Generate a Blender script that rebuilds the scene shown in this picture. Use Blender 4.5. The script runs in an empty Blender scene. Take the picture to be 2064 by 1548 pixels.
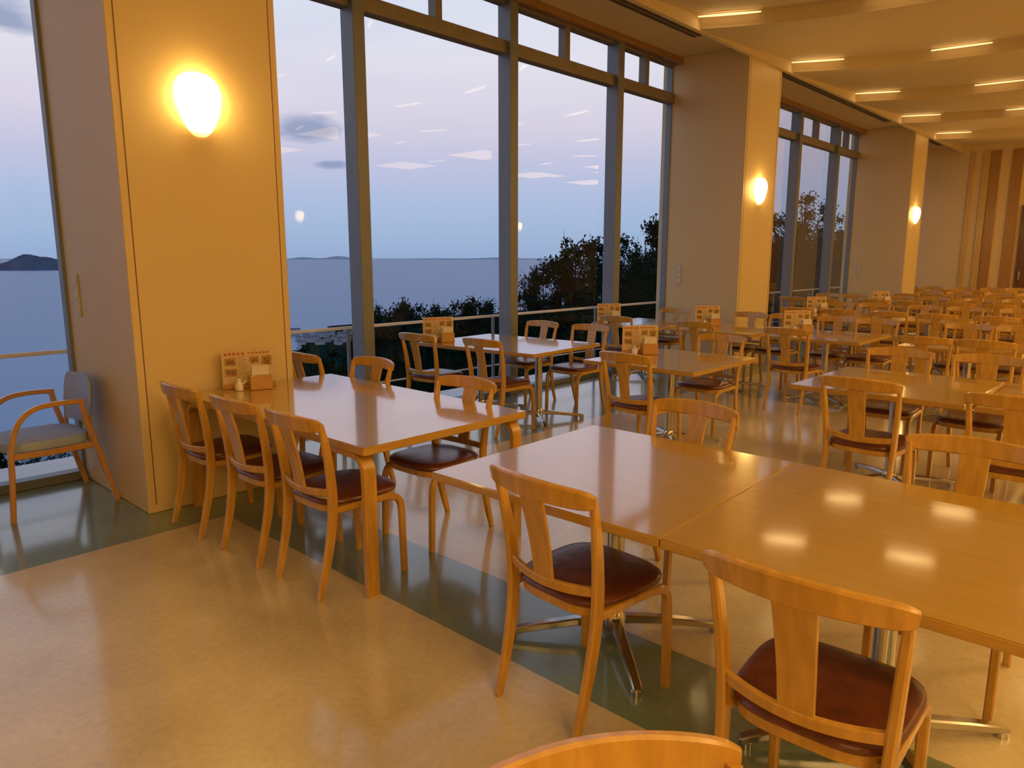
import bpy, bmesh, math, random
from mathutils import Vector, Matrix
random.seed(7)
S = bpy.context.scene
COL = S.collection
H = 1.5
CT, ST = math.cos(math.radians(9.93)), math.sin(math.radians(9.93))
FX, FY = 0.7325, 0.6807

# ---------------------------------------------------------------- materials
def mat_new(name):
    m = bpy.data.materials.new(name); m.use_nodes = True
    nt = m.node_tree
    return m, nt, nt.nodes['Principled BSDF']

def simple(name, col, rough=0.5, metal=0.0, coat=0.0, noise=0.0, scale=8.0, spec=0.5, bump=0.0, coat_rough=0.08):
    m, nt, b = mat_new(name)
    b.inputs['Roughness'].default_value = rough
    b.inputs['Metallic'].default_value = metal
    b.inputs['Coat Weight'].default_value = coat
    b.inputs['Coat Roughness'].default_value = coat_rough
    b.inputs['Specular IOR Level'].default_value = spec
    tc = nt.nodes.new('ShaderNodeTexCoord')
    n = nt.nodes.new('ShaderNodeTexNoise'); n.inputs['Scale'].default_value = scale
    n.inputs['Detail'].default_value = 6
    nt.links.new(tc.outputs['Object'], n.inputs['Vector'])
    r = nt.nodes.new('ShaderNodeValToRGB')
    r.color_ramp.elements[0].position = 0.3; r.color_ramp.elements[1].position = 0.7
    r.color_ramp.elements[0].color = [c*(1-noise) for c in col]+[1]
    r.color_ramp.elements[1].color = [min(1, c*(1+noise)) for c in col]+[1]
    nt.links.new(n.outputs['Fac'], r.inputs['Fac'])
    nt.links.new(r.outputs['Color'], b.inputs['Base Color'])
    if bump:
        bp = nt.nodes.new('ShaderNodeBump'); bp.inputs['Strength'].default_value = bump
        bp.inputs['Distance'].default_value = 0.01
        nt.links.new(n.outputs['Fac'], bp.inputs['Height']); nt.links.new(bp.outputs['Normal'], b.inputs['Normal'])
    return m

def wood(name, c1, c2, rough=0.32, coat=0.4, axis=(3, 3, 30), coat_rough=0.12, coat_ior=1.5):
    m, nt, b = mat_new(name)
    tc = nt.nodes.new('ShaderNodeTexCoord'); mp = nt.nodes.new('ShaderNodeMapping')
    mp.inputs['Scale'].default_value = axis
    n = nt.nodes.new('ShaderNodeTexNoise'); n.inputs['Scale'].default_value = 3.0; n.inputs['Detail'].default_value = 5
    r = nt.nodes.new('ShaderNodeValToRGB')
    r.color_ramp.elements[0].position = 0.3; r.color_ramp.elements[1].position = 0.72
    r.color_ramp.elements[0].color = (*c1, 1); r.color_ramp.elements[1].color = (*c2, 1)
    nt.links.new(tc.outputs['Object'], mp.inputs['Vector']); nt.links.new(mp.outputs['Vector'], n.inputs['Vector'])
    nt.links.new(n.outputs['Fac'], r.inputs['Fac']); nt.links.new(r.outputs['Color'], b.inputs['Base Color'])
    b.inputs['Roughness'].default_value = rough
    b.inputs['Coat Weight'].default_value = coat; b.inputs['Coat Roughness'].default_value = coat_rough
    b.inputs['Coat IOR'].default_value = coat_ior
    return m

def emis(name, col, strength):
    m, nt, b = mat_new(name)
    b.inputs['Base Color'].default_value = (*col, 1)
    b.inputs['Emission Color'].default_value = (*col, 1)
    b.inputs['Emission Strength'].default_value = strength
    return m

M = {}
M['wood'] = wood('chair_beech', (0.44, 0.235, 0.030), (0.60, 0.335, 0.055), axis=(12, 12, 2))
M['top'] = wood('tabletop_laminate', (0.40, 0.235, 0.018), (0.44, 0.260, 0.024), rough=0.25, coat=1.0, axis=(6, .6, 1), coat_rough=0.075, coat_ior=1.85)
M['edge'] = wood('table_edge', (0.42, 0.24, 0.04), (0.50, 0.29, 0.055), axis=(3, 3, 12))
M['leather'] = simple('brown_vinyl', (0.13, 0.037, 0.018), rough=0.30, noise=0.25, scale=25, bump=0.15)
M['metal'] = simple('brushed_steel', (0.55, 0.54, 0.52), rough=0.2, metal=1.0, noise=0.05)
M['pillar'] = simple('pillar_cream', (0.66, 0.53, 0.28), rough=0.5, noise=0.02, scale=1.5)
M['wall'] = simple('wall_cream', (0.70, 0.53, 0.25), rough=0.7, noise=0.03, scale=2)
M['ceil'] = simple('ceiling_cream', (0.62, 0.51, 0.32), rough=0.85, noise=0.015, scale=2)
M['groove'] = simple('dark_groove', (0.16, 0.06, 0.025), rough=0.6, noise=0.1)
M['alu'] = simple('window_frame_grey', (0.20, 0.225, 0.26), rough=0.45, metal=0.2, noise=0.05)
M['transom'] = simple('transom_bronze', (0.24, 0.21, 0.18), rough=0.5, metal=0.1, noise=0.08)
M['white'] = simple('sill_white', (0.7, 0.7, 0.68), rough=0.4, noise=0.03)
M['plate'] = simple('switch_plate', (0.55, 0.53, 0.48), rough=0.4, noise=0.03)
M['platekey'] = simple('switch_key', (0.66, 0.63, 0.57), rough=0.4, noise=0.03)
M['grille'] = simple('diffuser_dark', (0.10, 0.07, 0.045), rough=0.6, noise=0.1)
M['trimwood'] = wood('trim_brown', (0.25, 0.13, 0.05), (0.33, 0.18, 0.07), axis=(10, 10, 1))
M['boardlight'] = wood('board_gold', (0.55, 0.34, 0.09), (0.64, 0.41, 0.13), axis=(10, 10, 1), coat=0)
M['boardbrown'] = wood('board_brown', (0.33, 0.17, 0.045), (0.41, 0.215, 0.06), axis=(10, 10, 1), coat=0)
M['door'] = wood('door_dark', (0.10, 0.045, 0.02), (0.14, 0.065, 0.03), axis=(10, 10, 1))
M['fabric'] = simple('grey_upholstery', (0.33, 0.43, 0.68), rough=0.75, noise=0.10, scale=60, bump=0.1)
M['armwood'] = wood('armchair_wood', (0.46, 0.24, 0.08), (0.56, 0.31, 0.11), axis=(12, 12, 2))
M['lampface'] = emis('ceiling_lamp_face', (1.0, 0.66, 0.28), 1.5)
M['fillface'] = emis('fill_panel_face', (1.0, 0.62, 0.24), 4)  # glowing face of the added fill panels
M['card'] = simple('menu_card', (0.62, 0.50, 0.30), rough=0.4, noise=0.12, scale=40)
M['red'] = simple('red_print', (0.50, 0.15, 0.06), rough=0.4, noise=0.3, scale=80)
M['orangeprint'] = simple('orange_print', (0.46, 0.27, 0.10), rough=0.4, noise=0.5, scale=60)
M['darkprint'] = simple('dark_print', (0.26, 0.15, 0.07), rough=0.4, noise=0.5, scale=80)
M['paper'] = simple('paper_white', (0.70, 0.66, 0.58), rough=0.6, noise=0.05)
M['boxwood'] = wood('box_wood', (0.48, 0.25, 0.07), (0.56, 0.31, 0.10))
M['ceramic'] = simple('white_ceramic', (0.75, 0.72, 0.66), rough=0.15, noise=0.02, coat=0.5)
M['leaf'] = simple('leaf_dark', (0.005, 0.030, 0.022), rough=1.0, noise=0.5, scale=1.5, spec=0.0)
M['bark'] = simple('bark', (0.006, 0.018, 0.018), rough=1.0, noise=0.4, scale=3, spec=0.0)
M['ground'] = simple('hillside_ground', (0.006, 0.024, 0.018), rough=1.0, noise=0.5, scale=0.3, spec=0.0)
M['house'] = simple('house_wall', (0.30, 0.33, 0.38), rough=0.8, noise=0.15, scale=0.2)
M['roof'] = simple('house_roof', (0.13, 0.15, 0.18), rough=0.8, noise=0.2, scale=0.2)
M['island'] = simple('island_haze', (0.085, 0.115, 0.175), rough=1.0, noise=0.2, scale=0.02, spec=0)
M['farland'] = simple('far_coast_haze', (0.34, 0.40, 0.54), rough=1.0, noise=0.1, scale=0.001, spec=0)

# lamp glass: brightest around the bulb inside, falling off to an amber rim
m, nt, b = mat_new('frosted_lamp_glass')
tc = nt.nodes.new('ShaderNodeTexCoord')
vm = nt.nodes.new('ShaderNodeVectorMath'); vm.operation = 'DISTANCE'; vm.inputs[1].default_value = (0, -.04, .030)
nt.links.new(tc.outputs['Object'], vm.inputs[0])
mr = nt.nodes.new('ShaderNodeMapRange'); mr.inputs['From Min'].default_value = .055; mr.inputs['From Max'].default_value = .215
mr.inputs['To Min'].default_value = 58; mr.inputs['To Max'].default_value = 2.0; mr.interpolation_type = 'SMOOTHSTEP'
nt.links.new(vm.outputs['Value'], mr.inputs['Value']); nt.links.new(mr.outputs['Result'], b.inputs['Emission Strength'])
cr_ = nt.nodes.new('ShaderNodeMapRange'); cr_.inputs['From Min'].default_value = .07; cr_.inputs['From Max'].default_value = .21
nt.links.new(vm.outputs['Value'], cr_.inputs['Value'])
rr = nt.nodes.new('ShaderNodeValToRGB'); rr.color_ramp.elements[0].color = (1, .66, .22, 1); rr.color_ramp.elements[1].color = (1, .54, .15, 1)
nt.links.new(cr_.outputs['Result'], rr.inputs['Fac']); nt.links.new(rr.outputs['Color'], b.inputs['Emission Color'])
b.inputs['Base Color'].default_value = (.9, .7, .45, 1)
M['sconce'] = m

# glass
m, nt, b = mat_new('window_glass'); nt.nodes.remove(b)
out = nt.nodes['Material Output']
tr = nt.nodes.new('ShaderNodeBsdfTransparent'); tr.inputs['Color'].default_value = (0.97, 0.98, 0.98, 1)
gl = nt.nodes.new('ShaderNodeBsdfGlossy'); gl.inputs['Roughness'].default_value = 0.0; gl.inputs['Color'].default_value = (.8, .8, .8, 1)
fr = nt.nodes.new('ShaderNodeFresnel'); fr.inputs['IOR'].default_value = 1.4
ml = nt.nodes.new('ShaderNodeMath'); ml.operation = 'MULTIPLY'; ml.inputs[1].default_value = 0.45
mx = nt.nodes.new('ShaderNodeMixShader')
nt.links.new(fr.outputs['Fac'], ml.inputs[0])
nt.links.new(ml.outputs[0], mx.inputs['Fac']); nt.links.new(tr.outputs[0], mx.inputs[1]); nt.links.new(gl.outputs[0], mx.inputs[2])
nt.links.new(mx.outputs[0], out.inputs['Surface']); M['glass'] = m

# sea
m, nt, b = mat_new('sea_water')
b.inputs['Base Color'].default_value = (0.14, 0.28, 0.46, 1); b.inputs['Roughness'].default_value = 0.42
b.inputs['Specular IOR Level'].default_value = 0.25
tc = nt.nodes.new('ShaderNodeTexCoord'); n = nt.nodes.new('ShaderNodeTexNoise')
n.inputs['Scale'].default_value = 0.02; n.inputs['Detail'].default_value = 4
nt.links.new(tc.outputs['Object'], n.inputs['Vector'])
bp = nt.nodes.new('ShaderNodeBump'); bp.inputs['Strength'].default_value = 0.12; bp.inputs['Distance'].default_value = 2.0
nt.links.new(n.outputs['Fac'], bp.inputs['Height']); nt.links.new(bp.outputs['Normal'], b.inputs['Normal'])
M['sea'] = m

# floor: beige linoleum with polished green bands
m, nt, b = mat_new('floor_linoleum')
L = nt.links
tc = nt.nodes.new('ShaderNodeTexCoord'); sp = nt.nodes.new('ShaderNodeSeparateXYZ'); L.new(tc.outputs['Object'], sp.inputs[0])
def mth(op, a, bb=None, c=None):
    nd = nt.nodes.new('ShaderNodeMath'); nd.operation = op
    for i, v in enumerate((a, bb, c)):
        if v is None: continue
        if isinstance(v, (int, float)): nd.inputs[i].default_value = v
        else: L.new(v, nd.inputs[i])
    return nd.outputs[0]
xs = mth('SUBTRACT', sp.outputs[0], 1.83 - 5.6*4)
md = mth('MODULO', xs, 5.6)
st = mth('LESS_THAN', md, 0.48)
wy = mth('GREATER_THAN', sp.outputs[1], 4.0)
g = mth('MAXIMUM', st, wy)
n1 = nt.nodes.new('ShaderNodeTexNoise'); n1.inputs['Scale'].default_value = 2.2; n1.inputs['Detail'].default_value = 8; L.new(tc.outputs['Object'], n1.inputs['Vector'])
n2 = nt.nodes.new('ShaderNodeTexNoise'); n2.inputs['Scale'].default_value = 38; n2.inputs['Detail'].default_value = 4; L.new(tc.outputs['Object'], n2.inputs['Vector'])
av = mth('ADD', mth('MULTIPLY', n1.outputs['Fac'], 0.65), mth('MULTIPLY', n2.outputs['Fac'], 0.35))
r1 = nt.nodes.new('ShaderNodeValToRGB'); r1.color_ramp.elements[0].position = .36; r1.color_ramp.elements[1].position = .64
r1.color_ramp.elements[0].color = (0.50, 0.415, 0.22, 1); r1.color_ramp.elements[1].color = (0.67, 0.58, 0.345, 1)
r2 = nt.nodes.new('ShaderNodeValToRGB'); r2.color_ramp.elements[0].position = .38; r2.color_ramp.elements[1].position = .62
r2.color_ramp.elements[0].color = (0.12, 0.185, 0.12, 1); r2.color_ramp.elements[1].color = (0.17, 0.25, 0.165, 1)
L.new(av, r1.inputs['Fac']); L.new(av, r2.inputs['Fac'])
mxc = nt.nodes.new('ShaderNodeMix'); mxc.data_type = 'RGBA'
L.new(g, mxc.inputs['Factor']); L.new(r1.outputs['Color'], mxc.inputs['A']); L.new(r2.outputs['Color'], mxc.inputs['B'])
L.new(mxc.outputs['Result'], b.inputs['Base Color'])
b.inputs['Roughness'].default_value = 0.35; b.inputs['Coat Weight'].default_value = 1.0; b.inputs['Coat Roughness'].default_value = 0.12
b.inputs['Coat IOR'].default_value = 1.6
M['floor'] = m

# ---------------------------------------------------------------- mesh helpers
class MB:
    """collects geometry with material indices into one mesh"""
    def __init__(s): s.v = []; s.f = []; s.mi = []; s.mats = []
    def mat(s, key):
        if key not in s.mats: s.mats.append(key)
        return s.mats.index(key)
    def add(s, vs, fs, key):
        o = len(s.v); s.v += [tuple(v) for v in vs]; k = s.mat(key)
        for f in fs: s.f.append([i+o for i in f]); s.mi.append(k)
    def merge(s, o):
        base = len(s.v); s.v += o.v
        for f, k in zip(o.f, o.mi): s.f.append([i+base for i in f]); s.mi.append(s.mat(o.mats[k]))
    def mesh(s, name, smooth=35):
        me = bpy.data.meshes.new(name); me.from_pydata(s.v, [], s.f)
        for k in s.mats: me.materials.append(M[k])
        me.polygons.foreach_set('material_index', s.mi)
        bm = bmesh.new(); bm.from_mesh(me); bmesh.ops.recalc_face_normals(bm, faces=bm.faces); bm.to_mesh(me); bm.free()
        if smooth:
            me.polygons.foreach_set('use_smooth', [True]*len(me.polygons))
            me.set_sharp_from_angle(angle=math.radians(smooth))
        me.update(); return me

def box(mb, x0, x1, y0, y1, z0, z1, key, ch=0.0):
    if ch <= 0:
        vs = [(x, y, z) for x in (x0, x1) for y in (y0, y1) for z in (z0, z1)]
        fs = [(0,1,3,2),(4,6,7,5),(0,4,5,1),(2,3,7,6),(0,2,6,4),(1,5,7,3)]
        mb.add(vs, fs, key)
    else:
        c = ch
        def ring(z, k):
            return [(x0+k+c,y0+k,z),(x1-k-c,y0+k,z),(x1-k,y0+k+c,z),(x1-k,y1-k-c,z),(x1-k-c,y1-k,z),(x0+k+c,y1-k,z),(x0+k,y1-k-c,z),(x0+k,y0+k+c,z)]
        rings = [ring(z0, c), ring(z0+c, 0), ring(z1-c, 0), ring(z1, c)]
        loft(mb, rings, key)

def loft(mb, rings, key, cap=True, closed=True):
    n = len(rings[0]); vs = [p for r in rings for p in r]; fs = []
    for i in range(len(rings)-1):
        for j in range(n if closed else n-1):
            k = (j+1) % n
            fs.append((i*n+j, i*n+k, (i+1)*n+k, (i+1)*n+j))
    if cap:
        fs.append(tuple(range(n))[::-1]); fs.append(tuple(range((len(rings)-1)*n, len(rings)*n)))
    mb.add(vs, fs, key)

def crom(pts, per=6):
    P = [Vector(p) for p in pts]; P = [P[0]*2-P[1]] + P + [P[-1]*2-P[-2]]
    out = []
    for i in range(1, len(P)-2):
        for k in range(per):
            t = k/per
            a, b_, c, d = P[i-1], P[i], P[i+1], P[i+2]
            out.append(0.5*((2*b_)+(c-a)*t+(2*a-5*b_+4*c-d)*t*t+(3*b_-a-3*c+d)*t**3))
    out.append(P[-2]); return out

def sweep(mb, path, U, w, t, key, ch=0.35):
    n = len(path); path = [Vector(p) for p in path]; U = Vector(U).normalized()
    rings = []
    for i, p in enumerate(path):
        T = (path[min(i+1, n-1)]-path[max(i-1, 0)]).normalized()
        V = T.cross(U).normalized(); U2 = V.cross(T).normalized()
        ww = w(i/(n-1)) if callable(w) else w; tt = t(i/(n-1)) if callable(t) else t
        c = min(ww, tt)*ch
        prof = [(ww, tt-c),(ww-c, tt),(-(ww-c), tt),(-ww, tt-c),(-ww, -(tt-c)),(-(ww-c), -tt),(ww-c, -tt),(ww, -(tt-c))]
        rings.append([p+U2*a+V*bb for a, bb in prof])
    loft(mb, rings, key)

def sell(a, b_, n, z, e=4.0, cx=0, taper=0):
    out = []
    for i in range(n):
        th = 2*math.pi*i/n
        c, s_ = math.cos(th), math.sin(th)
        x = a*math.copysign(abs(c)**(2/e), c); y = b_*math.copysign(abs(s_)**(2/e), s_)
        y *= 1+taper*x/a
        out.append((cx+x, y, z))
    return out

def lathe(mb, prof, key, n=20):
    loft(mb, [[(r*math.cos(2*math.pi*i/n), r*math.sin(2*math.pi*i/n), z) for i in range(n)] for z, r in prof], key)

def obj(name, me, loc=(0,0,0), rot=0, parent=None, **props):
    o = bpy.data.objects.new(name, me); o.location = loc; o.rotation_euler = (0, 0, rot)
    if parent: o.parent = parent
    for k, v in props.items(): o[k] = v
    COL.objects.link(o); return o

def place(kind_parts, name, loc, rot, scale=1.0, **props):
    root = obj(name, None, loc, rot, **props)
    root.empty_display_size = 0.1
    root.scale = scale if isinstance(scale, tuple) else (scale,)*3
    for pn, me in kind_parts:
        obj(pn, me, parent=root)
    return root

def struct(name, mb, label=None, smooth=35):
    o = obj(name, mb.mesh(name, smooth), kind='structure')
    if label: o['label'] = label
    return o

# ---------------------------------------------------------------- dining chair (faces +x)
def chair_parts():
    parts = []
    seat = MB()
    rings = [sell(a*.212, a*.205, 40, z, 3.6, 0.0, 0.05) for z, a in ((.416,.94),(.420,.985),(.429,1.0),(.438,.985),(.445,.94),(.450,.82),(.453,.5),(.454,.15))]
    loft(seat, rings, 'leather'); parts.append(('seat', seat))
    fr = MB(); loft(fr, [sell(a*.205, a*.198, 40, z, 4, 0, .05) for z, a in ((.382,.95),(.386,.97),(.413,.97),(.417,.94))], 'wood'); parts.append(('seat_frame', fr))
    for s in (-1, 1):
        p = MB()
        path = crom([(-.264, s*.178, 0), (-.230, s*.18, .12), (-.196, s*.184, .28), (-.183, s*.189, .42), (-.192, s*.196, .56), (-.215, s*.205, .70), (-.240, s*.212, .80)], 5)
        sweep(p, path, (0, 1, 0), lambda t: .0125-.003*max(0, t-.85)/.15, lambda t: .014+.009*math.sin(math.pi*min(1, t*1.05)), 'wood', .45)
        parts.append(('back_post', p))
    for s in (-1, 1):
        p = MB()
        path = crom([(.205, s*.188, 0), (.200, s*.188, .18), (.196, s*.188, .31), (.182, s*.188, .362), (.145, s*.188, .387), (.05, s*.187, .396), (-.17, s*.185, .398)], 5)
        sweep(p, path, (0, 1, 0), .0135, lambda t: .0165-.003*abs(t-.4), 'wood')
        parts.append(('front_leg', p))
    tr_ = MB()
    path = [Vector((-.246-.052*(1-(y/.228)**2), y, .796+.007*(1-(y/.228)**2))) for y in [(-.228+.456*i/30) for i in range(31)]]
    sweep(tr_, path, (-.18, 0, 1), lambda t: (.029+.007*math.sin(math.pi*t))*(1-.35*abs(2*t-1)**14), lambda t: .0115*(1-.4*abs(2*t-1)**14), 'wood', .45); parts.append(('top_rail', tr_))
    lr = MB()
    path = [Vector((-.186-.040*(1-(y/.19)**2), y, .486-.012*(1-(y/.19)**2))) for y in [(-.188+.376*i/16) for i in range(17)]]
    sweep(lr, path, (-.1, 0, 1), .016, .009, 'wood'); parts.append(('lower_rail', lr))
    sp_ = MB()
    path = crom([(-.224, 0, .478), (-.240, 0, .58), (-.262, 0, .68), (-.291, 0, .785)], 5)
    sweep(sp_, path, (0, 1, 0), lambda t: .042+.009*t**1.5, .006, 'wood'); parts.append(('back_splat', sp_))
    return parts
cp = chair_parts()
CH = [(n, mb.mesh(n)) for n, mb in cp]
joined = MB()
for n, mb in cp: joined.merge(mb)
CHJ = joined.mesh('dining_chair')
CLAB = "curved beech dining chair with dark brown vinyl seat"
def chair(x, y, rot, label=CLAB, full=True, group="beech dining chairs at the tables"):
    r = math.radians(rot)
    if full: return place(CH, 'dining_chair', (x, y, 0), r, label=label, category='chair', group=group)
    return obj('dining_chair', CHJ, (x, y, 0), r, label=label, category='chair', group=group)

# ---------------------------------------------------------------- tables
def ped_parts(wx, wy, peds=((0, 0),)):
    parts = []
    t = MB(); box(t, -wx/2, wx/2, -wy/2, wy/2, .668, .698, 'edge', .003)
    box(t, -wx/2+.0015, wx/2-.0015, -wy/2+.0015, wy/2-.0015, .6970, .7005, 'top', .001)
    parts.append(('tabletop', t))
    for px, py in peds:
        c = MB(); 
        loft(c, [[(px+r*math.cos(2*math.pi*i/20), py+r*math.sin(2*math.pi*i/20), z) for i in range(20)] for z, r in ((.05,.034),(.64,.034))], 'metal')
        box(c, px-.16, px+.16, py-.03, py+.03, .645, .668, 'metal', .004); box(c, px-.03, px+.03, py-.16, py+.16, .64, .666, 'metal', .004)
        parts.append(('column', c))
        bmb = MB()
        loft(bmb, [[(px+r*math.cos(2*math.pi*i/20), py+r*math.sin(2*math.pi*i/20), z) for i in range(20)] for z, r in ((.03,.045),(.085,.05),(.11,.036))], 'metal')
        for a in (45, 135, 225, 315):
            ca, sa = math.cos(math.radians(a)), math.sin(math.radians(a))
            path = [Vector((px+ca*d, py+sa*d, z)) for d, z in ((.03,.072),(.16,.064),(.30,.048),(.415,.030),(.43,.024))]
            sweep(bmb, path, (-sa, ca, 0), lambda t: .022-.006*t, lambda t: .018-.007*t, 'metal')
            loft(bmb, [[(px+ca*.415+r*math.cos(2*math.pi*i/12), py+sa*.415+r*math.sin(2*math.pi*i/12), z) for i in range(12)] for z, r in ((0,.02),(.02,.02),(.026,.012))], 'metal')
        parts.append(('pedestal_base', bmb))
    return [(n, mb.mesh(n)) for n, mb in parts]
T_SQ = ped_parts(1.05, .98)
T_WIN = ped_parts(1.05, 1.40, ((0, -.36), (0, .36)))
TG = "glossy laminate dining tables"
def table(x, y, parts=None, rot=0, label="square orange laminate table on steel cross pedestal"):
    return place(parts or T_SQ, 'dining_table', (x, y, 0), math.radians(rot), label=label, category='table', group=TG)

def long_table():
    wx, wy = 1.04, 1.84; parts = []
    t = MB(); box(t, -wx/2, wx/2, -wy/2, wy/2, .662, .698, 'edge', .003)
    box(t, -wx/2+.0015, wx/2-.0015, -wy/2+.0015, wy/2-.0015, .6970, .7005, 'top', .001); parts.append(('tabletop', t))
    for sx in (-1, 1):
        for sy in (-1, 1):
            l = MB(); x = sx*(wx/2-.045)
            e = sy*(wy/2-.035)
            path = crom([(x, e, 0), (x, e, .3), (x, e, .55), (x, e-sy*.012, .605), (x, e-sy*.05, .640), (x, e-sy*.12, .648), (x, e-sy*.30, .648)], 5)
            sweep(l, path, (1, 0, 0), .033, .0155, 'wood', .25); parts.append(('leg', l))
    return [(n, mb.mesh(n)) for n, mb in parts]
place(long_table(), 'dining_table', (2.27, 3.41, 0), 0, label="long laminate table with bentwood legs against the pillar", category='table')

# column 1
table(2.255, 1.535, rot=1.0, label="square orange laminate table pushed against a twin, reflecting the windows")
table(2.272, .5515, rot=1.0, label="square orange laminate table joined to its twin")
NC = "beech dining chair with brown vinyl seat at "
J_ = NC+"joined square tables"; P_ = NC+"long pillar table"
chair(1.895, 1.395, -4, J_)
chair(1.75, .545, 2, J_)
chair(2.735, 1.63, 176, J_)
chair(2.80, .50, 181, J_)
for yy, xx, r in ((2.83, 1.865, 0), (3.36, 1.85, 1), (3.93, 1.83, -1)):
    chair(xx, yy, r, P_)
chair(2.50, 2.90, 182, P_)
chair(2.63, 3.96, 179, P_)
chair(2.99, 4.62, 0, "beech dining chair with brown vinyl seat facing the windows")
chair(.570, .286, 240, "curved beech dining chair standing alone in the aisle")

# column 2
table(5.00, 4.69, T_WIN, rot=4, label="wider laminate table beside the tall windows")
table(5.08, 2.97); table(5.08, 1.30, rot=-1); table(5.06, .28)
for a in ((4.50, 4.30, 0), (4.40, 5.05, 3), (5.63, 4.38, 180), (5.62, 5.02, 178),
          (4.55, 2.88, -4), (5.64, 2.95, 180), (4.53, 1.28, -3), (4.5, .55, 2), (5.62, 1.50, 182), (5.62, .95, 178), (5.60, .35, 180)):
    chair(*a)
# column 3
for ty in (4.92, 3.80, 2.72, 1.42):
    table(7.80, ty, rot=random.uniform(-1, 1))
for a in ((7.25, 4.85), (7.22, 3.8), (7.17, 2.78), (7.22, 1.62), (7.24, 1.15)):
    chair(a[0], a[1], random.uniform(-4, 4))
for a in ((8.35, 5.0), (8.36, 3.95), (8.38, 3.5), (8.37, 2.9), (8.33, 2.45), (8.36, 1.6), (8.36, 1.15)):
    chair(a[0], a[1], 180+random.uniform(-4, 4))
# far columns
for cx, ys in ((10.75, (3.62, 2.45, 1.30)), (13.4, (4.75, 3.45, 2.25)), (16.0, (3.6, 2.4)), (18.7, (4.7, 3.5, 2.5))):
    for ty in ys:
        table(cx, ty, rot=random.uniform(-1, 1))
        for dy in (-.26, .27):
            chair(cx-.56+random.uniform(-.05, .03), ty+dy, random.uniform(-4, 4), full=cx < 12)
            chair(cx+.56+random.uniform(-.03, .05), ty+dy, 180+random.uniform(-4, 4), full=cx < 12)

# ---------------------------------------------------------------- armchair (faces +x locally)
def armchair_parts():
    P = []
    s = MB(); loft(s, [sell(a*.24, a*.235, 40, z, 4) for z, a in ((.385,.95),(.39,.99),(.425,1),(.44,.97),(.448,.85),(.45,.4))], 'fabric'); P.append(('seat', s))
    bk = MB()
    rings = []
    for i in range(15):
        q_ = i/14
        z = .48+.30*q_; lean = -.212-.035*q_
        k = (1-abs(2*q_-1)**5*.22); th = .020*(1-abs(2*q_-1)**4*.6)
        fw_ = []; bw_ = []
        for j in range(17):
            yy = -1+2*j/16; y = yy*.215*k; cx_ = lean-.035*(1-yy*yy); tt = th*(1-abs(yy)**4*.7)
            fw_.append((cx_+tt, y, z)); bw_.append((cx_-tt, y, z))
        rings.append(fw_+bw_[::-1])
    loft(bk, rings, 'fabric'); P.append(('backrest', bk))
    for q in (-1, 1):
        a = MB(); y = q*.262
        sweep(a, crom([(.245, y, 0), (.225, y, .25), (.215, y, .42), (.17, y, .56), (.09, y, .635), (-.03, y, .655), (-.18, y, .65)], 6), (0, 1, 0), .016, .014, 'armwood'); P.append(('armrest_leg', a))
        r_ = MB()
        sweep(r_, crom([(-.32, y, 0), (-.265, y, .22), (-.215, y, .42), (-.18, y, .56), (-.165, y, .665)], 6), (0, 1, 0), .016, .015, 'armwood'); P.append(('rear_leg', r_))
        sr = MB(); sweep(sr, [Vector((.215, q*.25, .375)), Vector((0, q*.25, .37)), Vector((-.225, q*.25, .375))], (0, 1, 0), .012, .018, 'armwood'); P.append(('side_rail', sr))
        bs = MB(); sweep(bs, crom([(-.215, q*.2, .38), (-.218, q*.2, .45), (-.225, q*.2, .55)], 4), (0, 1, 0), .012, .010, 'armwood'); P.append(('back_support', bs))
    c = MB(); sweep(c, [Vector((-.15, -.26, .375)), Vector((-.15, .26, .375))], (1, 0, 0), .015, .015, 'armwood'); P.append(('cross_rail', c))
    return [(n, mb.mesh(n)) for n, mb in P]
AC = armchair_parts()
place(AC, 'armchair', (1.17, 5.05, 0), math.radians(182), label="bentwood armchair with grey upholstered seat by the pillar and window", category='armchair', group="grey armchairs by the window")
place(AC, 'armchair', (.50, 5.05, 0), math.radians(178), label="bentwood armchair with grey upholstered seat beside the window", category='armchair', group="grey armchairs by the window")

# ---------------------------------------------------------------- menus, napkin boxes, condiments
def menu_mesh():
    b_ = MB(); w, h = .155, .235
    box(b_, -w, w, -.003, .003, .012, h, 'card')
    rd = random.Random(4)
    for i in range(5): box(b_, -w*.9+.025*i, -w*.9+.025*i+.016, -.0042, -.003, .205, .222, 'red')
    for i in range(6): box(b_, .0+.022*i, .0+.022*i+.016, -.0042, -.003, .210, .221, 'red')
    for (xa, xb, za, zb) in ((-.140,-.070,.14,.19), (-.140,-.070,.075,.125), (.08,.142,.13,.195), (.01,.065,.15,.195)):
        box(b_, xa, xb, -.0042, -.003, za, zb, 'orangeprint'); box(b_, xa+.012, xb-.012, -.0050, -.0042, za+.010, zb-.012, 'darkprint')
    for i in range(8):
        box(b_, -.060, -.060+rd.uniform(.04,.060), -.0042, -.003, .190-.015*i, .1935-.015*i, 'darkprint')
        box(b_, .08, .08+rd.uniform(.04,.06), -.0042, -.003, .115-.011*i, .118-.011*i, 'darkprint' if i % 3 else 'red')
    return b_
bm_ = menu_mesh()
st_ = MB(); box(st_, -.16, .16, -.03, .03, 0, .012, 'boxwood', .003); box(st_, -.16, .16, -.012, -.006, .012, .03, 'boxwood', .001)
MENU = [('printed_card', bm_.mesh('printed_card')), ('stand', st_.mesh('stand'))]
nb = MB(); box(nb, -.065, .065, -.040, .040, 0, .09, 'boxwood', .004)
np_ = MB(); box(np_, -.055, .055, -.030, .030, .09, .102, 'paper', .003)
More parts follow.
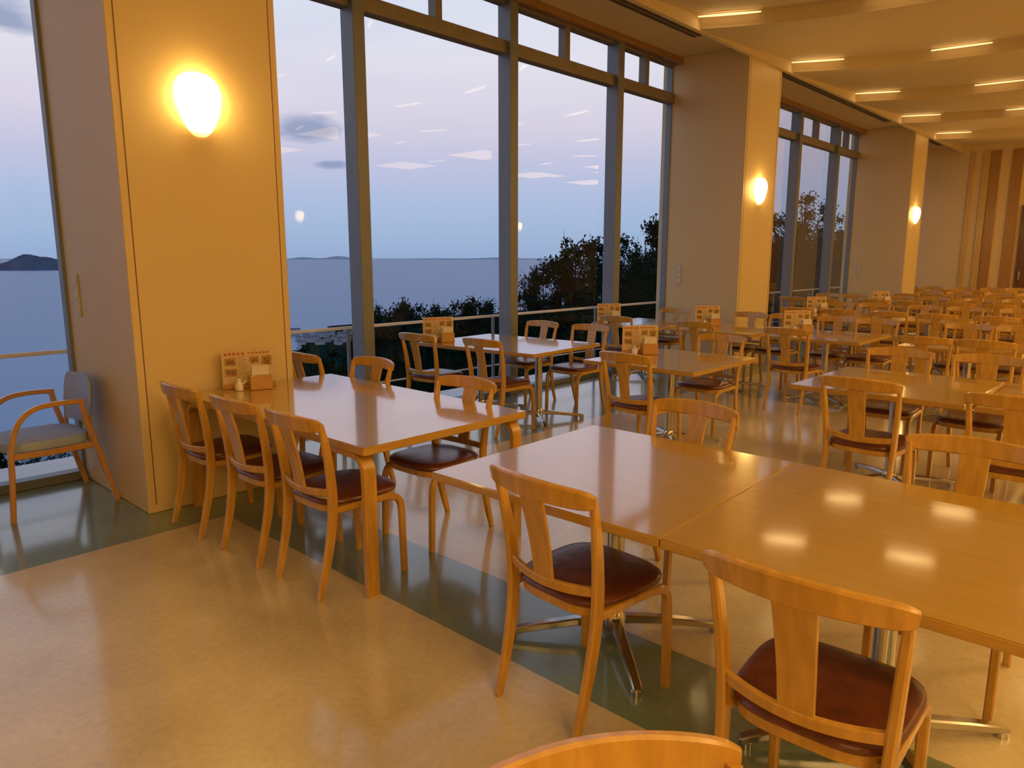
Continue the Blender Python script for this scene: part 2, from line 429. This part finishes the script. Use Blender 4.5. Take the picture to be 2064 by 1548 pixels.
for k in range(6): box(np_, -.05, .05, -.024+.008*k, -.022+.008*k, .10, .15-.004*abs(k-2), 'paper')
NAP = [('box', nb.mesh('box')), ('napkins', np_.mesh('napkins'))]
sb = MB(); lathe(sb, [(0,.020),(.005,.025),(.035,.026),(.05,.018),(.06,.012)], 'ceramic')
cap_ = MB(); lathe(cap_, [(.06,.013),(.068,.014),(.073,.008)], 'ceramic')
spt = MB(); sweep(spt, [Vector((.018,0,.040)), Vector((.033,0,.05)), Vector((.042,0,.062))], (0,1,0), .005, .005, 'ceramic')
BOT = [('bottle', sb.mesh('bottle')), ('cap', cap_.mesh('cap')), ('spout', spt.mesh('spout'))]
def tabletop_set(x, y, rot=0):
    r = math.radians(rot)
    def P(dx, dy): return (x+dx*math.cos(r)-dy*math.sin(r), y+dx*math.sin(r)+dy*math.cos(r), .7006)
    place(MENU, 'menu_stand', P(0, 0), r, label="cream menu card with red headings on wooden stand", category='menu', group="menu cards on tables")
    place(NAP, 'napkin_box', P(.05, -.10), r, label="wooden napkin box holding white paper napkins", category='napkin box', group="napkin boxes on tables")
    place(BOT, 'condiment_bottle', P(-.075, -.10), r, label="small white ceramic sauce bottle with a spout", category='bottle', group="sauce bottles on tables")
tabletop_set(2.14, 4.24, -18)
tabletop_set(4.63, 5.28, -22)
tabletop_set(5.22, 3.36, -40)
tabletop_set(7.50, 5.30, -35)
tabletop_set(7.95, 4.18, -38)
tabletop_set(10.95, 4.0, -38)
tabletop_set(13.5, 3.85, -38)
tabletop_set(7.9, 3.08, -38)

# ---------------------------------------------------------------- room shell
X0, X1, Y0, Y1 = -5.5, 20.5, -6.5, 5.45
f = MB(); box(f, X0-.2, X1+.2, Y0-.2, Y1+.12, -.15, 0, 'floor'); struct('floor', f, "beige linoleum floor with polished green bands")
w = MB(); box(w, X1, X1+.2, Y0-.2, Y1+.4, 0, 4.5, 'wall'); struct('wall_east', w)
w = MB(); box(w, X0-.2, X0, Y0-.2, Y1+.4, 0, 4.5, 'wall'); struct('wall_west', w)
w = MB(); box(w, X0, X1, Y0-.2, Y0, 0, 4.5, 'wall'); struct('wall_south', w)
w = MB(); box(w, X0, X1, Y1-.08, Y1+.15, 4.16, 4.7, 'wall'); struct('wall_north', w, "header wall above the tall windows")
PX = 2.575; XB = 7.70-PX*6
def arc(y):
    if y >= -1.1: return .80*(1-((y-1.6)/2.7)**2)
    return .80*(1-((y+3.8)/2.7)**2)
cm = MB(); ny = 120; ys = [Y0+(4.30-Y0)*i/ny for i in range(ny+1)]
ZL, DZ = 3.995, .155
for i in range(-1, 11):
    ts = [0, .03, .06, .15, .3, .45, .6, .75, .9, 1.0]
    def xz(y, t):
        z = ZL+DZ*t**1.15 + (.012*(1-t/.06)**2 if t < .06 else 0)
        return (min(max(XB+PX*(i+t)+arc(y), X0-.1), X1+.1), y, z)
    rows = [[xz(y, t) for y in ys] for t in ts]
    rows.append([(p[0], p[1], ZL+.012) for p in rows[-1]])
    loft(cm, rows, 'ceil', cap=False, closed=False)
box(cm, X0, X1, Y0, Y1+.1, 4.45, 4.55, 'ceil')
struct('ceiling', cm, "cream ceiling with curved stepped cove panels", smooth=40)
c2 = MB(); box(c2, X0, X1, 4.30, 4.36, 3.99, 4.2, 'ceil'); box(c2, X0, X1, 4.36, Y1-.07, 4.14, 4.2, 'ceil'); struct('trim_1', c2, "flat ceiling border along the windows")
k = 2
PIL = [1.52-7.55, 1.52, 9.07, 16.62]
for i in range(4):
    xa = PIL[i]+1.35; xb = min(PIL[i]+7.55-.75, X1-.5)
    d = MB()
    for dy in (0, .07): box(d, xa, xb, 4.62+dy, 4.66+dy, 4.128, 4.139, 'grille')
    struct('trim_%d' % k, d, "dark linear air diffuser in the ceiling"); k += 1
d = MB(); box(d, X0, X1, Y1-.16, Y1-.09, 4.06, 4.139, 'trimwood'); struct('trim_%d' % k, d, "brown head trim above the windows"); k += 1

# pillars
for n_, px in enumerate(PIL[1:] + PIL[:1]):
    p = MB(); box(p, px, px+.99, 4.35, Y1+.14, 0.0, 4.14, 'pillar', .004)
    g_ = MB()
    for gx in (px+.045, px+.945): box(g_, gx-.0025, gx+.0025, 4.3485, 4.3505, 0.05, 3.98, 'groove')
    root = obj('pillar', p.mesh('pillar'), kind='structure', label="square cream pillar between the window bays")
    obj('panel_joint', g_.mesh('panel_joint'), parent=root)
    sw = MB(); box(sw, px-.014, px-.0005, 5.20, 5.26, 1.13, 1.40, 'plate', .003)
    for zz in (1.18, 1.265, 1.35): box(sw, px-.018, px-.013, 5.213, 5.247, zz-.022, zz+.022, 'platekey', .002)
    obj('wall_switch', sw.mesh('wall_switch'), label="tall narrow grey switch plate on the pillar side", category='switch', group="pillar switch plates")

# wall sconces
sc = MB(); rings = []
for z, r in ((-.180,.020),(-.174,.040),(-.155,.062),(-.11,.092),(-.05,.116),(.02,.132),(.07,.134),(.115,.122),(.145,.10),(.165,.07),(.172,.04)):
    rings.append([(r*math.cos(math.pi+math.pi*i/18), r*.75*math.sin(math.pi+math.pi*i/18), z) for i in range(19)])
loft(sc, rings, 'sconce')
mt = MB(); box(mt, -.045, .045, -.012, 0.0, -.14, .13, 'pillar', .004)
SC = [('lamp_shade', sc.mesh('lamp_shade')), ('wall_mount', mt.mesh('wall_mount'))]
SL = "glowing frosted glass wall lamp with tapered shade"
for px in PIL: place(SC, 'wall_lamp', (px+.47, 4.349, 2.38), 0, label=SL, category='wall lamp', group="pillar wall lamps")
for px in (-4.6, 2.95, 10.5, 19.15): place(SC, 'wall_lamp', (px, Y0+.001, 2.57), math.pi, label=SL, category='wall lamp', group="pillar wall lamps")
place(SC, 'wall_lamp', (X1-.001, -1.5, 3.75), -math.pi/2, label=SL, category='wall lamp', group="pillar wall lamps")

# ceiling cove lamps: slim crescents tilted away from the step
lm = MB(); n = 28
vs = [(.33*math.cos(2*math.pi*i/n), .026*math.sin(2*math.pi*i/n)*abs(math.sin(2*math.pi*i/n))**.3, 0) for i in range(n)]
loft(lm, [[(x, y, .012) for x, y, z in vs], [(x, y, 0) for x, y, z in vs]], 'lampface')
LMM = lm.mesh('ceiling_lamp')
ld = bpy.data.lights.new('cove_lamp_light', 'AREA'); ld.shape = 'ELLIPSE'; ld.size = .64; ld.size_y = .044; ld.energy = .9; ld.color = (1.0, .68, .28)
for i in range(0, 12):
    for y in (4.0, 2.43, .77, -.85, -2.6, -4.4):
        x = XB+PX*i+arc(y)-.085
        if not (X0+.3 < x < X1-.2): continue
        dx = (arc(y+.01)-arc(y-.01))/.02
        ang = math.atan2(1, dx)
        o = obj('ceiling_lamp', LMM, (x, y, 4.112), ang, label="slim crescent lamp recessed at a ceiling step", category='ceiling lamp', group="crescent ceiling lamps")
        lo = bpy.data.objects.new('lamp_light', ld); lo.parent = o; COL.objects.link(lo)
        lo.location = (0, 0, -.014)
        lo.rotation_euler = (math.radians(42), 0, 0)
# added glowing fill panels out of view, lighting the hall from the inner side
pm = MB(); box(pm, -.66, .66, -.66, .66, 0, .05, 'ceil', .01)
pf = MB(); box(pf, -.60, .60, -.60, .60, -.004, .0, 'fillface')
PMM = [('frame', pm.mesh('frame')), ('glow_face', pf.mesh('glow_face', 0))]
pl = bpy.data.lights.new('fill_panel_light', 'AREA'); pl.shape = 'SQUARE'; pl.size = 1.2; pl.energy = 50; pl.color = (1.0, .60, .19)
for x in (-3.4, .6, 4.6, 8.6, 12.6, 16.6, 19.4):
    for y in ((-1.7, -4.6) if x < 16 else (-.7, -3.6)):
        r_ = place(PMM, 'fill_panel', (x, y, 3.92), 0, label="added square fill light panel under the ceiling, out of view", category='ceiling lamp', group="added fill light panels")
        lo = bpy.data.objects.new('lamp_light', pl); lo.location = (0, 0, -.01); lo.parent = r_; COL.objects.link(lo)

# windows
bays = [(PIL[0]+.99, 1.52, (-3.69, -1.77, .155)), (2.51, 9.07, (3.86, 5.785, 7.71)), (10.06, 16.62, (11.41, 13.335, 15.26)), (17.61, X1, (18.96,))]
for bi, (xa, xb, ms) in enumerate(bays):
    fr_ = MB(); yf, yb = Y1-.11, Y1+.07
    for mx_ in ms: box(fr_, mx_-.06, mx_+.06, yf, yb, .0, 4.14, 'alu', .004)
    for e in (xa+.010, xb-.010): box(fr_, e-.010, e+.010, Y1-.01, yb, 0, 4.14, 'alu')
    box(fr_, xa, xb, Y1-.05, yb, 3.57, 3.70, 'transom', .004)
    box(fr_, xa, xb, Y1-.05, yb, 4.05, 4.14, 'transom', .004)
    box(fr_, xa, xb, Y1-.04, yb, 0.0, .06, 'alu', .004)
    ed = [xa]+list(ms)+[xb]
    for a, c in zip(ed[:-1], ed[1:]):
        if c-a > 1.2: mid = (a+c)/2; box(fr_, mid-.04, mid+.04, Y1-.04, yb, 3.69, 4.06, 'transom', .003)
    root = obj('window_%d' % (bi+1), fr_.mesh('window'), kind='structure', label="tall grey steel framed window bay facing the sea")
    gm = MB(); gm.add([(xa, Y1+.03, .03), (xb, Y1+.03, .03), (xb, Y1+.03, 4.1), (xa, Y1+.03, 4.1)], [(0, 1, 2, 3)], 'glass')
    obj('glass_pane', gm.mesh('glass_pane', 0), parent=root)
    gr = MB(); yr = Y1+.22
    sweep(gr, [Vector((xa-.4, yr, .86)), Vector(((xa+xb)/2, yr, .86)), Vector((xb+.4, yr, .86))], (0, 0, 1), .014, .014, 'white')
    sweep(gr, [Vector((xa-.4, yr, .30)), Vector(((xa+xb)/2, yr, .30)), Vector((xb+.4, yr, .30))], (0, 0, 1), .007, .007, 'white')
    po = MB()
    for mx_ in list(ms): box(po, mx_-.015, mx_+.015, yr-.012, yr+.012, -.02, .86, 'alu')
    ro = obj('guard_rail', gr.mesh('guard_rail'), label="thin pale metal guard rail outside the windows", category='railing', group="window guard rails")
    obj('posts', po.mesh('posts'), parent=ro)
bs = MB(); box(bs, X0, X1+.2, Y1+.13, Y1+.75, -.30, -.02, 'white', .005); struct('trim_%d' % k, bs, "pale concrete ledge outside the windows"); k += 1

# end wall boards and door
for (ya, yb_, key) in ((4.02, 4.12, 'boardlight'), (3.72, 3.86, 'boardlight'), (3.50, 3.70, 'boardbrown'), (3.06, 3.28, 'boardbrown'), (1.75, 1.95, 'boardbrown')):
    q = MB(); box(q, X1-.03, X1-.001, ya, yb_, 0, 3.97, key, .003); struct('trim_%d' % k, q, "vertical wooden wall board"); k += 1
q = MB(); box(q, X1-.05, X1-.001, 2.0, 2.98, 0, 2.7, 'door', .004); root = struct('door_1', q, "dark brown wooden door")
q = MB(); box(q, X1-.10, X1-.05, 2.88, 2.91, 1.0, 1.2, 'metal', .004); obj('door_handle', q.mesh('door_handle'), parent=root)
q = MB(); box(q, X0, X1, Y0+.001, Y0+.015, 0, .09, 'trimwood', .002); struct('baseboard_south', q)

# ---------------------------------------------------------------- exterior
def terr(x, y):
    d = max(0, y-8)+max(0, (x-30))*.1
    z = -.8-.42*d+1.2*math.sin(x*.11)*min(1, d/15)+.8*math.sin(y*.2+x*.07)*min(1, d/15)
    return max(z, -59.4)
t = MB(); nx_, ny_ = 80, 60
vs = []; 
for i in range(nx_+1):
    for j in range(ny_+1):
        x = -60+ (i/nx_)**1.3*900; y = 6.2+(j/ny_)**2.2*560
        lim = 150+max(0, x)*1.15
        yy_ = min(y, lim)
        z = terr(x, yy_)
        if y > lim: z = -62
        vs.append((x, y, z))
fs = [(i*(ny_+1)+j, (i+1)*(ny_+1)+j, (i+1)*(ny_+1)+j+1, i*(ny_+1)+j+1) for i in range(nx_) for j in range(ny_)]
t.add(vs, fs, 'ground'); o = obj('hillside', t.mesh('hillside', 60), label="dark wooded hillside sloping down to the shore", category='hillside', kind='stuff')
s = MB(); R_ = 90000; s.add([(-R_, -R_, -60), (R_, -R_, -60), (R_, R_, -60), (-R_, R_, -60)], [(0, 1, 2, 3)], 'sea')
obj('sea', s.mesh('sea', 0), label="calm grey blue sea reaching the horizon", category='sea', kind='stuff')

def ray(u, v):
    r = u-1032; yr = v-774; fw = 1451*CT-ST*yr; dn = CT*yr+1451*ST
    return r/fw, dn/fw
def world(u, F, z=None, v=None):
    a, dn = ray(u, v if v is not None else 600)
    X = F*(FX+FY*a); Y = F*(FY-FX*a)
    Z = z if z is not None else H-F*dn
    return Vector((X, Y, Z))

def hill(name, c, L_, Wd, Ht, key, lab, prof):
    h = MB(); nu, nv = 60, 16; vs = []
    for i in range(nu+1):
        for j in range(nv+1):
            a = i/nu; b_ = j/nv*2-1
            z = prof(a)*(1-b_*b_)*Ht+ (random.uniform(-.02, .02)*Ht if 0 < i < nu and abs(b_) < .9 else 0)
            vs.append(((a-.5)*L_, b_*Wd, z))
    h.add(vs, [(i*(nv+1)+j, (i+1)*(nv+1)+j, (i+1)*(nv+1)+j+1, i*(nv+1)+j+1) for i in range(nu) for j in range(nv)], key)
    d = Vector((c[0], c[1])); ang = math.atan2(d.y, d.x)-math.pi/2
    return obj(name, h.mesh(name, 60), (c[0], c[1], -60.5), ang, label=lab, category='island')
c = world(22, 3700, v=540)
hill('island', c, 580, 120, 92, 'island', "dark low island with a rounded peak in the sea",
     lambda a: (.36+.06*math.sin(a*9)+.56*math.exp(-((a-.62)/.13)**2)+.30*math.exp(-((a-.78)/.06)**2)*.5+.12*math.exp(-((a-.87)/.1)**2))*min(1, a*8)*min(1, (1-a)*10))
c = world(655, 30000, v=520)
hill('far_coast', c, 3200, 400, 180, 'farland', "faint hazy coast on the horizon", lambda a: math.sin(math.pi*a)*(.6+.3*math.sin(a*11)))
c = world(1000, 30000, v=520)
hill('far_coast', c, 7000, 400, 100, 'farland', "faint hazy coast on the horizon", lambda a: math.sin(math.pi*a)**.5*(.6+.2*math.sin(a*15)))

# trees
def tree_mesh(seed, leaves=2600, conical=False):
    rd = random.Random(seed); tk = MB(); lf = MB()
    sweep(tk, crom([(0,0,0),(.01,.005,.25),(-.008,.01,.5),(.0,0,.95)], 4), (0,1,0), lambda t: .020*(1-.88*t), lambda t: .020*(1-.88*t), 'bark')
    blobs = []
    for i in range(38):
        a = rd.uniform(0, 6.28); z = rd.uniform(.22, .97)
        rad = (.31*(1-((z-.5)/.66)**2) if not conical else .28*(1.05-z))
        r = rad*rd.uniform(.2, 1.15)
        p = Vector((r*math.cos(a), r*math.sin(a), z)); blobs.append((p, rd.uniform(.022, .060) if z > .70 else rd.uniform(.06, .12)))
        sweep(tk, [Vector((0, 0, z*.7)), Vector((p.x*.6, p.y*.6, z*.9)), p+Vector((p.x*.3, p.y*.3, .055))], (0.1, 1, .2), lambda t: .004*(1-.8*t), lambda t: .004*(1-.8*t), 'bark')
    wts = [b_[1]**1.4 for b_ in blobs]
    vs = []; fs = []
    picks = rd.choices(blobs, wts, k=leaves)
    for c_, r in picks:
        d = Vector((rd.gauss(0, 1), rd.gauss(0, 1), rd.gauss(0, .8))).normalized()*r*rd.uniform(.1, 1.35)
        p = c_+d; s_ = rd.uniform(.005, .012)
        u = Vector((rd.gauss(0,1), rd.gauss(0,1), rd.gauss(0,1))).normalized(); v = u.orthogonal().normalized()
        b0 = len(vs); vs += [p-u*s_, p+v*s_*.65, p+u*s_, p-v*s_*.65]; fs.append((b0, b0+1, b0+2, b0+3))
    lf.add(vs, fs, 'leaf')
    return [('trunk', tk.mesh('trunk')), ('foliage', lf.mesh('foliage', 0))]
TREES = [tree_mesh(s_, 9500, s_ == 3) for s_ in (1, 2, 3, 4, 5)]
def tree(u, v, F, k_=1.0):
    p = world(u, F, v=v); g_ = terr(p.x, p.y)-.3; h = (p.z-g_)/.98
    if h < 2: return
    place(random.choice(TREES), 'tree', (p.x, p.y, g_), random.uniform(0, 6.28), (h*k_, h*k_, h), label="dark evergreen tree on the hillside at dusk", category='tree', group="hillside trees")
for a in ((1095,560,34,.8),(1130,522,30,.8),(1160,482,28,.9),(1197,490,29,.8),(1230,508,26,.9),(1270,492,26,.8),(1302,472,26,.8),(1335,440,24,.9),(1360,460,24,.9),
          (1150,560,22,1.2),(1200,552,20,1.2),(1250,552,20,1.2),(1310,526,19,1.2),(1350,510,18,1.2),(1100,600,22,1.1),
          (1075,548,36,.6),(1055,590,36,.9),(1020,604,40,.9),(985,612,44,.8),(950,602,40,.8),(915,618,46,.8),(880,606,42,.8),(845,622,46,.8),(810,612,42,.8),(778,618,44,.8),(752,634,46,.9),
          (1600,420,24,1.1),(1625,392,23,1.1),(1650,430,24,1.1),(1700,466,26,1.2),(1580,475,20,1.2),(1675,475,21,1.3),(1740,495,26,1.2),
          (1210,610,15,1.3),(1290,600,14,1.3),(1120,635,15,1.2),(1040,635,18,1.2),(1000,650,22,1.1),(930,655,24,1.1),(860,662,26,1.1),(790,666,28,1.1),(740,686,32,1.1),
          (700,700,40,1),(650,705,44,1),(610,700,40,1),(730,715,26,1.1),(670,725,28,1.1),(600,730,26,1.1),(560,740,30,1),(880,705,18,1.2),(960,700,17,1.2),(800,720,18,1.2),
          (1400,500,22,1.2),(60,905,30,1),(120,890,34,1),(0,910,28,1),(20,940,20,1.1),(110,930,22,1.1)):
    tree(*a)

# shore town
hb = MB(); box(hb, -7, 7, -5, 5, 0, 6, 'house'); box(hb, 1, 4, -5.1, -4.9, 2, 4.5, 'roof'); box(hb, -5, -2, -5.1, -4.9, 2, 4.5, 'roof')
hr = MB(); hr.add([(-7.6,-5.6,6),(7.6,-5.6,6),(7.6,5.6,6),(-7.6,5.6,6),(-7.6,0,9),(7.6,0,9)], [(0,1,5,4),(3,4,5,2),(0,4,3),(1,2,5),(0,3,2,1)], 'roof')
HS = [('walls', hb.mesh('walls', 0)), ('roof', hr.mesh('roof', 0))]
for i in range(16):
    u = 594+i*7.3; v = 672+ (i*37 % 5)*5
    a, dn = ray(u, v); F = 60.0/dn; p = world(u, F, z=-60.5, v=v)
    place(HS, 'house', (p.x, p.y, max(terr(p.x, p.y), -59.4)), random.uniform(0, 3.1), random.uniform(.35, .6), label="small pale house by the shore", category='house', group="shore town houses")

# ---------------------------------------------------------------- world
W = bpy.data.worlds.new('dusk_sky'); S.world = W; W.use_nodes = True; nt = W.node_tree; L = nt.links
bg = nt.nodes['Background']
tc = nt.nodes.new('ShaderNodeTexCoord'); sp = nt.nodes.new('ShaderNodeSeparateXYZ'); L.new(tc.outputs['Generated'], sp.inputs[0])
def lin(r, g_, b_):
    f_ = lambda c: (c/255/12.92 if c/255 < .04045 else ((c/255+.055)/1.055)**2.4)
    return (f_(r), f_(g_), f_(b_), 1)
ramp = nt.nodes.new('ShaderNodeValToRGB'); cr = ramp.color_ramp
stops = [(0.0, (146,170,206)), (.03, (156,180,214)), (.08, (172,188,221)), (.125, (194,195,222)), (.17, (214,208,226)), (.24, (225,222,234)), (.34, (216,224,241)), (.6, (150,167,202)), (1, (80,100,145))]
cr.elements[0].position = 0; cr.elements[0].color = lin(*stops[0][1]); cr.elements[1].position = 1; cr.elements[1].color = lin(*stops[-1][1])
for p_, c_ in stops[1:-1]:
    e = cr.elements.new(p_); e.color = lin(*c_)
L.new(sp.outputs[2], ramp.inputs['Fac'])
az = mth('ARCTAN2', sp.outputs[1], sp.outputs[0]); el = mth('ARCSINE', sp.outputs[2])
nz = nt.nodes.new('ShaderNodeTexNoise'); nz.inputs['Scale'].default_value = 14; nz.inputs['Detail'].default_value = 7
mp = nt.nodes.new('ShaderNodeMapping'); mp.inputs['Scale'].default_value = (1, 1, 3.5); L.new(tc.outputs['Generated'], mp.inputs['Vector']); L.new(mp.outputs['Vector'], nz.inputs['Vector'])
def cloud(a0, e0, wa, we):
    a = mth('POWER', mth('ABSOLUTE', mth('DIVIDE', mth('SUBTRACT', az, a0), wa)), 2.0)
    e = mth('POWER', mth('ABSOLUTE', mth('DIVIDE', mth('SUBTRACT', el, e0), we)), 2.0)
    d = mth('SUBTRACT', 1.25, mth('ADD', a, e))
    d = mth('ADD', d, mth('MULTIPLY', mth('SUBTRACT', nz.outputs['Fac'], .5), 3.2))
    nd = nt.nodes.new('ShaderNodeClamp'); L.new(mth('MULTIPLY', d, .9), nd.inputs['Value']); return nd.outputs[0]
cl = mth('MAXIMUM', mth('MAXIMUM', cloud(1.017, .163, .042, .017), cloud(.983, .119, .026, .006)), cloud(1.36, .262, .08, .03))
nz2 = nt.nodes.new('ShaderNodeTexNoise'); nz2.inputs['Scale'].default_value = 3; nz2.inputs['Detail'].default_value = 5
mp2 = nt.nodes.new('ShaderNodeMapping'); mp2.inputs['Scale'].default_value = (1, 1, 4); L.new(tc.outputs['Generated'], mp2.inputs['Vector']); L.new(mp2.outputs['Vector'], nz2.inputs['Vector'])
mx1 = nt.nodes.new('ShaderNodeMix'); mx1.data_type = 'RGBA'
hz = nt.nodes.new('ShaderNodeMapRange'); hz.inputs['From Min'].default_value = .45; hz.inputs['From Max'].default_value = .8; hz.inputs['To Max'].default_value = .25; L.new(nz2.outputs['Fac'], hz.inputs['Value'])
L.new(hz.outputs['Result'], mx1.inputs['Factor']); L.new(ramp.outputs['Color'], mx1.inputs['A']); mx1.inputs['B'].default_value = lin(172, 184, 216)
mx2 = nt.nodes.new('ShaderNodeMix'); mx2.data_type = 'RGBA'
L.new(mth('MULTIPLY', cl, .85), mx2.inputs['Factor']); L.new(mx1.outputs['Result'], mx2.inputs['A']); mx2.inputs['B'].default_value = lin(138, 152, 188)
L.new(mx2.outputs['Result'], bg.inputs['Color']); bg.inputs['Strength'].default_value = 1.06

# ---------------------------------------------------------------- camera
cd = bpy.data.cameras.new('camera'); cam = bpy.data.objects.new('camera', cd); COL.objects.link(cam)
cd.sensor_width = 36; cd.lens = 1451/2064*36; cd.clip_start = .05; cd.clip_end = 200000
cam.location = (0, 0, H)
cam.rotation_euler = Vector((FX*CT, FY*CT, -ST)).to_track_quat('-Z', 'Y').to_euler()
S.camera = cam
S.view_settings.view_transform = 'Standard'
S.view_settings.look = 'None'
